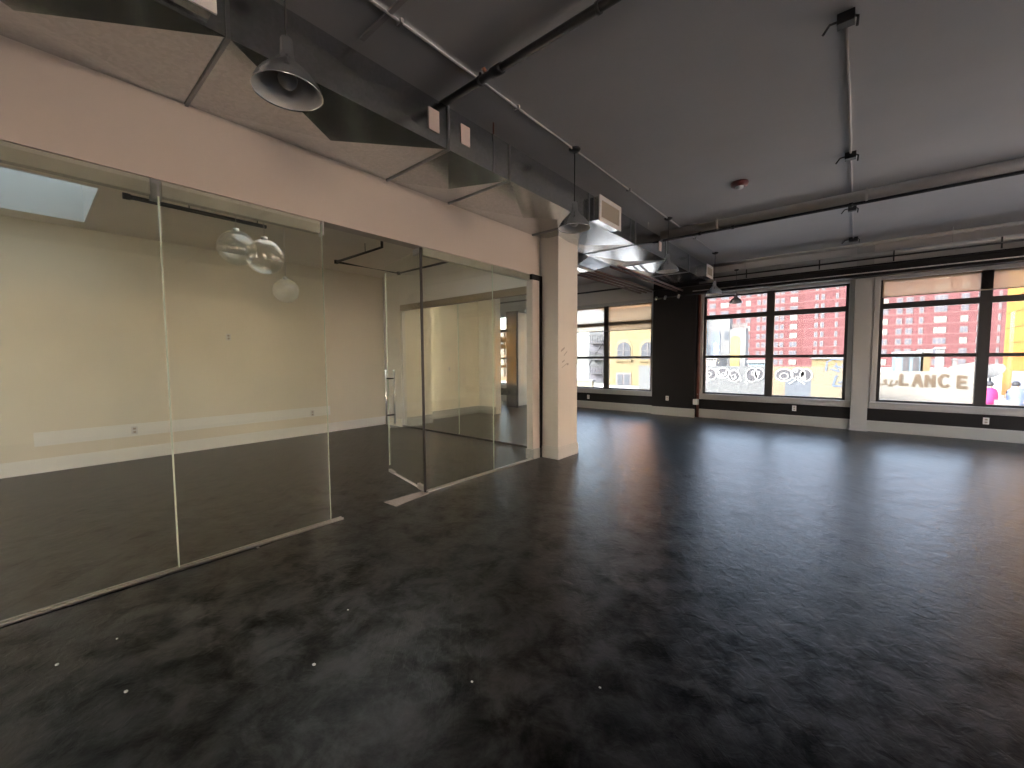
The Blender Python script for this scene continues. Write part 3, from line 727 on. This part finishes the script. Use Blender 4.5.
def ribbon(bm, pts, w, Y, closed=False):
    """flat painted stroke on a wall plane, pts = (x, z)"""
    LAYER[0] = (LAYER[0]+1) % 6; Y = Y-.006*LAYER[0]
    n = len(pts); vs = []
    for i, (x, z) in enumerate(pts):
        if closed: a, b = pts[i-1], pts[(i+1) % n]
        else: a, b = pts[max(0, i-1)], pts[min(n-1, i+1)]
        t = Vector((b[0]-a[0], b[1]-a[1])); t = t.normalized() if t.length > 1e-6 else Vector((1, 0)); q = Vector((-t.y, t.x))*w/2
        vs.append((bm.verts.new((x+q.x, Y, z+q.y)), bm.verts.new((x-q.x, Y, z-q.y))))
    r = range(n) if closed else range(n-1)
    for i in r:
        a, b = vs[i], vs[(i+1) % n]
        bm.faces.new((a[1], b[1], b[0], a[0]))
def ell(cx, cz, rx, rz, a0=0, a1=360, n=20):
    return [(cx+rx*math.cos(math.radians(a0+(a1-a0)*i/n)), cz+rz*math.sin(math.radians(a0+(a1-a0)*i/n))) for i in range(n+1)]
s = px_x(780, GY2, 375)-px_x(779, GY2, 375); sz = px_z(780, 374, GY2)-px_z(780, 375, GY2)
def P2(px, py): p = wz(px, py); return (p.x, p.z)
bmf, bmw = bmesh.new(), bmesh.new()
for (px, py, rx, rz) in ((711, 374, 6, 5.5), (723, 373, 7, 5), (734, 376, 6, 5.5), (752, 375, 6, 6.5), (759, 374, 4.5, 5.5), (784, 375, 8, 5.5), (798, 374, 6, 5), (806, 375, 5, 5)):
    c0 = P2(px, py)
    vs = [bmf.verts.new((x, GY2-.012, z)) for x, z in ell(c0[0], c0[1], rx*s, rz*sz, n=20)[:-1]]; bmf.faces.new(vs)
    ribbon(bmw, ell(c0[0], c0[1], (rx+.6)*s, (rz+.6)*sz, n=20)[:-1], 1.3*s, GY2-.016, True)
for (px, py, rx, rz) in ((709, 374, 3, 2), (724, 374, 3, 1.6), (734, 377, 2.6, 2.4), (753, 373, 1.5, 2), (758, 373, 1.5, 2), (784, 376, 4, 3), (796, 371, 1.6, 1.5), (804, 378, 1.6, 1.5), (797, 378, 1.6, 1.5)):
    c0 = P2(px, py); ribbon(bmw, ell(c0[0], c0[1], rx*s, rz*sz, n=14)[:-1], 1.0*s, GY2-.017, True)
for a in (((706, 369), (709, 380), (704, 384)), ((717, 368), (722, 379), (728, 368)), ((729, 370), (733, 380), (738, 370), (741, 381)), ((745, 381), (748, 384)), ((789, 384), (797, 379), (805, 384))):
    ribbon(bmw, [P2(*q) for q in a], 1.4*s, GY2-.018)
obj('graffiti_fill', bmf, ext['grf'], gw, recalc=False); obj('graffiti_outline', bmw, ext['grw'], gw, recalc=False)
bmb = bmesh.new()
for a in (((826, 368), (827, 359), (833, 356), (846, 357)), ((836, 360), (838, 368), (842, 361), (846, 369)), ((831, 366), (840, 369)), ((834, 363), (846, 365))):
    ribbon(bmb, [P2(x, y+3) for x, y in a], 1.3*s, GY2-.012)
for a in (((833, 386), (836, 376), (838, 376)), ((833, 386), (848, 386), (846, 380), (838, 383))):
    ribbon(bmb, [P2(*q) for q in a], 1.6*s, GY2-.012)
obj('graffiti_scrawl', bmb, ext['blue'], gw, recalc=False)
# LANCE wall
LY = 26.0
def P3(px, py): p = at_y(px, py, LY); return (p.x, p.z)
lw = thing('graffiti_wall', 'whitewashed yard wall lettered LANCE outside the right window', 'wall', (4, LY, GZ))
bm = bmesh.new()
top = [(862, 371.5), (925, 371.5), (944, 371), (953, 366), (966, 364), (980, 361.5), (986, 361)]
tp = [P3(*q) for q in top]; n = len(tp)
f0 = [bm.verts.new((x, LY, z)) for x, z in tp] + [bm.verts.new((tp[-1][0], LY, GZ)), bm.verts.new((tp[0][0], LY, GZ))]
f1 = [bm.verts.new((v.co.x, LY+.3, v.co.z)) for v in f0]
bm.faces.new(f0); bm.faces.new(list(reversed(f1)))
for i in range(len(f0)): bm.faces.new((f0[i], f1[i], f1[(i+1) % len(f0)], f0[(i+1) % len(f0)]))
obj('masonry', bm, ext['wallw'], lw)
sl = P3(931, 380)[0]-P3(930, 380)[0]; slz = P3(930, 379)[1]-P3(930, 380)[1]
letters = {'L': [((-3, 6), (-3.4, -4)), ((-4.5, -4.5), (4.5, -4.5))],
           'A': [((-4, -6.2), (0, 6)), ((0, 6), (4, -6.2)), ((-2, -1.5), (2.4, -1.5))],
           'N': [((-3.4, -6), (-3.4, 6)), ((-3.4, 5), (3.4, -5)), ((3.4, -6), (3.4, 6))],
           'C': [((4, 4), (1.5, 5.5), (-1.5, 5), (-3.8, 2), (-3.8, -2), (-1.5, -5), (1.5, -5.5), (4.4, -3.5))],
           'E': [((-3, -6), (-3, 6)), ((-3, 5), (4, 4.2)), ((-3, 0), (3.4, 0)), ((-3, -5), (4.5, -5))]}
for ch, px, py in (('L', 904, 380), ('A', 917.5, 380.5), ('N', 930, 381), ('C', 944, 381), ('E', 962, 382)):
    bm = bmesh.new(); c0 = P3(px, py)
    for st in letters[ch]:
        ribbon(bm, [(c0[0]+a*sl*1.12, c0[1]+b*slz*1.05) for a, b in st], 4.0*sl, LY-.012)
    o = obj('painted_letter', bm, ext['tan'], lw, recalc=False); o['label'] = 'tan painted letter ' + ch
bm = bmesh.new()
for st in (((879, 385), (885, 384), (886, 379)), ((883, 380), (889, 386), (892, 380)), ((889, 386), (896, 384), (897, 380))):
    ribbon(bm, [P3(*q) for q in st], 2.2*sl, LY-.012)
obj('painted_mark', bm, ext['tan'], lw, recalc=False)
# mural building upper left of the middle window
MY = 44.
mb = thing('mural_building', 'white painted low building with arches and a yellow door', 'building', (-10, MY, GZ))
def P4(px, py): p = at_y(px, py, MY); return (p.x, p.z)
def slab(px0, px1, py0, Y0, d, m, name, par, zb=GZ):
    a, b = at_y(px0, py0, Y0), at_y(px1, py0, Y0)
    return obj(name, B((a.x, b.x, Y0, Y0+d, zb, a.z)), m, par)
slab(688, 730, 320, MY, 1.2, ext['mural'], 'tall_wall', mb); slab(730, 746, 329, MY, 1.2, ext['mural'], 'low_wall', mb)
bm = bmesh.new()
def arch(bm, px, py0, py1, hw, Y):
    a = at_y(px-hw, py0, Y); b = at_y(px+hw, py0, Y); zt_ = at_y(px, py0, Y).z; zb = at_y(px, py1, Y).z; r = (b.x-a.x)/2; cx = (a.x+b.x)/2
    pts = [(cx-r, zb), (cx+r, zb)] + [(cx+r*math.cos(t*PI/12), zt_-r+r*math.sin(t*PI/12)) for t in range(13)]
    f0 = [bm.verts.new((x, Y-.05, z)) for x, z in pts]; f1 = [bm.verts.new((x, Y+.02, z)) for x, z in pts]
    bm.faces.new(f0)
    for i in range(len(pts)): bm.faces.new((f0[i], f1[i], f1[(i+1) % len(pts)], f0[(i+1) % len(pts)]))
arch(bm, 735.5, 336, 368, 4.6, MY); obj('yellow_door', bm, mat('ochre_door', (0.269, 0.209, 0.0694), .7), mb)
bm = bmesh.new(); arch(bm, 727, 331, 340, 2.2, MY); arch(bm, 710, 345, 358, 2.5, MY); obj('arched_window', bm, ext['bluegrey'], mb)
bm = bmesh.new(); arch(bm, 716, 331, 366, 4.5, MY-.02); obj('blue_mural', bm, mat('slate_mural', (0.13, 0.156, 0.209), .8), mb)
bm = bmesh.new(); arch(bm, 706, 318, 366, 2.2, MY-.02); obj('sky_mural', bm, ext['sky'], mb)
bm = bmesh.new()
a = at_y(732, 327, MY); b = at_y(746, 331, MY)
for k in range(9):
    x = a.x+(b.x-a.x)*k/8; box(bm, x-.06, x+.06, MY+.2, MY+.3, a.z-.5, a.z+.3)
box(bm, a.x, b.x, MY+.2, MY+.3, a.z+.25, a.z+.35)
obj('roof_railing', bm, ext['ww'], mb)
# low blue and white sheds behind the walls
for k, (p0, p1, py, Y, m, l) in enumerate(((748, 765, 361, 40, ext['sky'], 'pale blue van sized shed behind the grey yard wall'), (700, 716, 357, 38, ext['mural'], 'white shed left of the slate mural'),
                                (812, 850, 357, 38, ext['ylt'], 'pale yellow shed behind the blue scrawl'), (896, 921, 353, 40, ext['sky'], 'pale blue mural hut behind the lettered wall'),
                                (924, 931, 351, 40, ext['ylt'], 'narrow yellow hut behind the lettered wall'))):
    t = thing('shed', l, 'shed', (px_x((p0+p1)/2, Y), Y, GZ))
    slab(p0, p1, py+2, Y, 4, m, 'walls', t)
    a, b = at_y(p0-1, py+2, Y), at_y(p1+1, py+2, Y)
    obj('roof', B((a.x, b.x, Y-.2, Y+4.2, a.z, a.z+.25)), ext['mural'], t)
    if k == 3:
        bm = bmesh.new(); arch(bm, 906, 356, 371, 3, Y); arch(bm, 916, 357, 371, 3, Y); obj('dark_arch', bm, ext['grf'], t)
# white chimney behind the lettered wall
t = thing('chimney', 'white chimney stack rising behind the lettered wall', 'chimney', (px_x(941, 36), 36, GZ))
slab(937.5, 944.5, 349, 36, .8, ext['mural'], 'stack', t); slab(936, 946, 347, 35.9, 1.0, ext['mural'], 'cap', t, px_z(940, 349, 36))
t = thing('chimney', 'short white post behind the lettered wall beside the window mullion', 'post', (px_x(955, 36), 36, GZ))
slab(953.5, 957, 360, 36, .5, ext['mural'], 'stack', t); slab(953, 957.5, 358.5, 35.9, .7, ext['mural'], 'cap', t, px_z(955, 360, 36))
# orange yellow building at the right
OY = 33.
OYB = 46.
ob = thing('warehouse', 'bright orange yellow painted building at the right edge', 'building', (9, OY, GZ))
x0 = px_x(1004.5, OYB)
obj('walls', B((x0, x0+16, OY, OYB, GZ, 26)), ext['yel'], ob)
bm = bmesh.new()
for k in range(14): box(bm, x0-.03, x0+16, OY-.05, OY, 1.4+k*1.05, 1.46+k*1.05); box(bm, x0-.04, x0, OY, OYB, 1.4+k*1.05, 1.46+k*1.05)
obj('panel_joint', bm, mat('dark_orange_line', (0.23, 0.0966, 0.0112), .7), ob)
az = at_y(1012, 375, OY).z
obj('shutter', B((x0-.1, x0, OY+1, OYB-3, GZ, az)), mat('slate_shutter', (.16, .18, .24), .6, noise=.4, nscale=2), ob)
# satellite dish like sign
t = thing('round_sign', 'white oval sign on a post in front of the orange building', 'sign', (px_x(991, 27), 27, GZ))
c0 = at_y(991, 371, 27)
bm = bmesh.new()
v0 = [bm.verts.new((c0.x+.42*math.cos(k*PI/12), 26.97, c0.z+.30*math.sin(k*PI/12)+.12*math.cos(k*PI/12))) for k in range(24)]
v1 = [bm.verts.new((v.co.x, 27.03, v.co.z)) for v in v0]
bm.faces.new(v0); bm.faces.new(list(reversed(v1)))
for i in range(24): bm.faces.new((v0[i], v1[i], v1[(i+1) % 24], v0[(i+1) % 24]))
obj('panel', bm, ext['mural'], t)
obj('post', T((((c0.x, 27.06, GZ), (c0.x, 27.06, c0.z)), .04), n=8), ext['dark'], t)
# people in the yard
def person(px, Y, feet, h, top, legs, skin, label, face):
    p = at_y(px, 385, Y); x = p.x
    t = thing('person', label, 'person', (x, Y, feet))
    t.rotation_euler.z = face
    k = h/1.7
    bm = bmesh.new()
    me = bpy.data.meshes.new('body')
    J = [(0, 0, .92), (0, 0, 1.15), (0, 0, 1.38), (0, 0, 1.50), (0, -.01, 1.62), (.19, 0, 1.36), (.24, .02, 1.10), (.22, -.12, .90), (-.19, 0, 1.36), (-.25, .02, 1.10), (-.22, -.10, .88), (.10, 0, .88), (.11, -.02, .48), (.11, .03, .07), (.11, -.13, .03), (-.10, 0, .88), (-.11, .03, .48), (-.11, .06, .07), (-.11, -.10, .03)]
    E = [(0, 1), (1, 2), (2, 3), (3, 4), (2, 5), (5, 6), (6, 7), (2, 8), (8, 9), (9, 10), (0, 11), (11, 12), (12, 13), (13, 14), (0, 15), (15, 16), (16, 17), (17, 18)]
    Rr = [.15, .15, .16, .055, .10, .06, .045, .035, .06, .045, .035, .09, .06, .04, .035, .09, .06, .04, .035]
    me.from_pydata([(a*k, b*k, c_*k) for a, b, c_ in J], E, [])
    o = bpy.data.objects.new('body', me); COL.objects.link(o); o.parent = t
    sm = o.modifiers.new('skin', 'SKIN'); o.modifiers.new('sub', 'SUBSURF').levels = 1
    for v, r in zip(me.skin_vertices[0].data, Rr): v.radius = (r*k, r*k*.85)
    me.skin_vertices[0].data[0].use_root = True
    me.materials.append(skin)
    part('coat', lathe(bmesh.new(), [(.10*k, .74*k), (.25*k, .74*k), (.24*k, 1.0*k), (.23*k, 1.25*k), (.19*k, 1.42*k), (.08*k, 1.50*k)], n=20), top, t)
    part('trousers', T((((.10*k, 0, .80*k), (.11*k, -.01, .48*k), (.11*k, .03, .10*k)), .085*k), (((-.10*k, 0, .80*k), (-.11*k, .02, .48*k), (-.11*k, .05, .10*k)), .085*k)), legs, t)
    part('hair', lathe(bmesh.new(), [(0, 1.76*k), (.07*k, 1.74*k), (.115*k, 1.67*k), (.118*k, 1.60*k), (.09*k, 1.56*k)], 0, .02*k, 0, 16), ext['dark'], t)
    return t
skin = mat('skin', (.45, .28, .20), .6)
person(990, 25.2, GZ, 1.75, mat('magenta_coat', (0.279, 0.0149, 0.104), .7), mat('orange_trousers', (0.26, 0.0816, 0.0112), .7), skin, 'person in a magenta coat standing by the orange building', .3)
person(1016, 25.6, GZ, 1.75, mat('slate_jacket', (.12, .16, .25), .7), ext['dark'], skin, 'person in a slate blue jacket at the right edge', -.2)
t = thing('supply_box', 'pale cardboard box on a yellow crate between the two people', 'box', (px_x(1003, 25.4), 25.4, GZ))
xx = px_x(1003, 25.4)
obj('crate', B((xx-.24, xx+.24, 24.1, 24.6, GZ, GZ+.45)), ext['yel'], t); obj('carton', B((xx-.26, xx+.26, 24.05, 24.65, GZ+.45, GZ+1.1)), ext['mural'], t)

# yellow arched building seen through the window left of the black column
AY = 40.
ab = thing('arched_building', 'pale yellow stone building with arched upper windows', 'building', (-17, AY, GZ))
a = at_y(604, 330, AY); b = at_y(664, 330, AY)
AX0, AX1, AT = a.x, b.x, at_y(630, 318, AY).z+1.5
obj('facade', B((AX0, AX1, AY, AY+10, GZ, AT)), ext['ylt'], ab)
obj('cornice', B((AX0-.2, AX1+.2, AY-.5, AY+10, AT-.5, AT)), mat('orange_brick_trim', (0.434, 0.223, 0.0868), .8), ab)
for px in (624, 648):
    bm = bmesh.new(); arch(bm, px, 339, 360.5, 8.2, AY); w = obj('window_arch', bm, mat('light_stone_%d' % px, (.16, .13, .07), .8), ab)
    bm = bmesh.new(); arch(bm, px, 341.5, 360, 7.6, AY-.05); obj('reveal', bm, ext['ww'], ab) if 0 else bm.free()
    bm = bmesh.new(); arch(bm, px, 342, 359.5, 6.6, AY-.06); f = obj('arched_window', bm, mat('blue_grey_glass_%d' % px, (.035, .04, .05), .8), ab)
    a = at_y(px-6.5, 350, AY); b = at_y(px+6.5, 350, AY); cx = (a.x+b.x)/2; zb, zt_ = at_y(px, 359, AY).z, at_y(px, 343, AY).z
    obj('sash_bar', B((cx-.05, cx+.05, AY-.16, AY-.12, zb, zt_), (a.x, b.x, AY-.16, AY-.12, at_y(px, 351, AY).z, at_y(px, 350.4, AY).z)), ext['ww'], ab)
    z0, z1 = at_y(px, 388, AY).z, at_y(px, 373.5, AY).z
    obj('window', B((a.x-.1, b.x+.1, AY-.06, AY+.02, z0, z1+.1)), ext['ww'], ab)
    obj('window_pane', B((a.x+.06, cx-.08, AY-.1, AY-.06, z0, z1-.08), (cx+.08, b.x-.06, AY-.1, AY-.06, z0, z1-.08)), mat('pane_%d' % px, (.045, .05, .06), .8), ab)
    obj('ledge', B((a.x-.2, b.x+.2, AY-.25, AY, zb-.25, zb-.05)), ext['ylt'], ab)
a = at_y(631, 318, AY+4); b = at_y(668, 318, AY+4)
obj('upper_block', B((a.x, b.x, AY+3, AY+10, AT, AT+9)), mat('orange_brick', (.50, .20, .07), .8, noise=.08, nscale=.6), ab)
# grey fire escape building left of it
fb = thing('walk_up_building', 'grey blue building with an iron fire escape left of the yellow one', 'building', (-21, 38, GZ))
FY = 42.
a = at_y(589, 332, FY); b = at_y(606, 332, FY)
obj('facade', B((a.x, b.x+.5, FY, FY+8, GZ, a.z)), mat('blue_grey_facade', (0.065, 0.0715, 0.078), .8), fb)
for py in (345, 372):
    for px in (594, 601):
        q = at_y(px, py, FY); obj('window', B((q.x-.45, q.x+.45, FY-.06, FY, q.z-1.0, q.z+.5)), ext['wg'], fb)
bm = bmesh.new()
for py in (336, 352, 366):
    q0, q1 = at_y(588, py, FY-1), at_y(605, py, FY-1)
    box(bm, q0.x, q1.x, FY-1.1, FY-.9, q0.z, q0.z+.1); box(bm, q0.x, q1.x, FY-1.1, FY, q0.z-.9, q0.z-.82)
    for k in range(8):
        x = q0.x+(q1.x-q0.x)*k/7; box(bm, x-.03, x+.03, FY-1.05, FY-.99, q0.z-.9, q0.z)
tube(bm, [(q0.x, FY-.95, at_y(590, 366, FY-1).z), (q1.x, FY-.95, at_y(603, 338, FY-1).z)], .07, 6)
obj('fire_escape', bm, ext['dark'], fb)
slabm = mat('cream_low_wall', (0.164, 0.147, 0.0984), .8)
t = thing('yard_wall', 'low cream wall at the foot of the grey building', 'wall', (-22, 36, GZ))
a = at_y(555, 380, 34); b = at_y(592, 380, 34)
obj('masonry', B((a.x, b.x, 34, 34.4, GZ, a.z)), slabm, t); obj('coping', B((a.x-.1, b.x+.1, 33.9, 34.5, a.z, a.z+.12)), ext['mural'], t)
# warm brick building behind the far left window
wb = thing('brick_building', 'warm peach coloured brick building outside the farthest left window', 'building', (-34, 44, GZ))
WBY = 40.
a = at_y(480, 334, WBY); b = at_y(536, 334, WBY)
obj('facade', B((a.x, b.x, WBY, WBY+8, GZ, at_y(505, 331, WBY).z)), mat('peach_brick', (0.187, 0.109, 0.0624), .8, noise=.1, nscale=.5), wb)
for px in (489, 495.5, 502, 508.5, 520, 527):
    for py in (337, 343, 349.5, 362, 371):
        q = at_y(px, py, WBY); obj('window', B((q.x-.7, q.x+.7, WBY-.08, WBY, q.z-.75, q.z+.75)), ext['ww'] if (px+py) % 2 else ext['wallw'], wb)
# unseen block, added to bounce warm sunlight in through the right wall
sb = thing('warm_bounce_block', 'long unseen tan block added to bounce warm light', 'building', (30, 0, GZ))
obj('facade', B((17, 36, -30, 25, GZ, 7.5)), mat('warm_bounce_tan', (.70, .55, .42), .85, noise=.08, nscale=.4), sb)
for k in range(11):
    y = -27+k*4.6
    obj('window', B((16.93, 17, y, y+1.6, .3, 2.3)), ext['wg'], sb); obj('window', B((16.93, 17, y, y+1.6, 3.9, 5.9)), ext['wg'], sb)

# ------------------------------------------------------------------ light
W = bpy.data.worlds.new('World'); S.world = W; W.use_nodes = True
nt = W.node_tree; bg = nt.nodes['Background']
sk = nt.nodes.new('ShaderNodeTexSky'); sk.sky_type = 'NISHITA'; sk.sun_disc = False
sk.sun_elevation = math.radians(32); sk.sun_rotation = math.radians(215); sk.air_density = 1.0; sk.dust_density = 2.5; sk.altitude = 20
hs = nt.nodes.new('ShaderNodeHueSaturation'); hs.inputs['Saturation'].default_value = .62
nt.links.new(sk.outputs[0], hs.inputs['Color']); nt.links.new(hs.outputs[0], bg.inputs[0]); bg.inputs[1].default_value = 1.3
sun = bpy.data.lights.new('sun', 'SUN'); sun.energy = 7; sun.angle = math.radians(.7); sun.color = (1, .93, .82)
so = bpy.data.objects.new('sun', sun); COL.objects.link(so)
so.rotation_euler = Vector((.72, .56, -.42)).to_track_quat('-Z', 'Y').to_euler()
so.location = (0, 0, 30)

# ------------------------------------------------------------------ camera
cam = bpy.data.cameras.new('camera'); co = bpy.data.objects.new('camera', cam); COL.objects.link(co)
cam.sensor_width = 36; cam.sensor_fit = 'HORIZONTAL'; cam.lens = 36*F_PX/1024; cam.clip_start = .05; cam.clip_end = 600
co.matrix_world = Matrix(((RT.x, UP.x, -FW.x, CAM.x), (RT.y, UP.y, -FW.y, CAM.y), (RT.z, UP.z, -FW.z, CAM.z), (0, 0, 0, 1)))
S.camera = co
S.view_settings.view_transform = 'Standard'; S.view_settings.look = 'None'; S.view_settings.gamma = 1
S.view_settings.use_curve_mapping = False
S.view_settings.exposure = 1.8
c = S.cycles
c.max_bounces = 14; c.diffuse_bounces = 6; c.glossy_bounces = 6; c.transmission_bounces = 8; c.transparent_max_bounces = 24
c.sample_clamp_indirect = 8; c.caustics_reflective = False; c.use_denoising = True
bpy.context.view_layer.update()
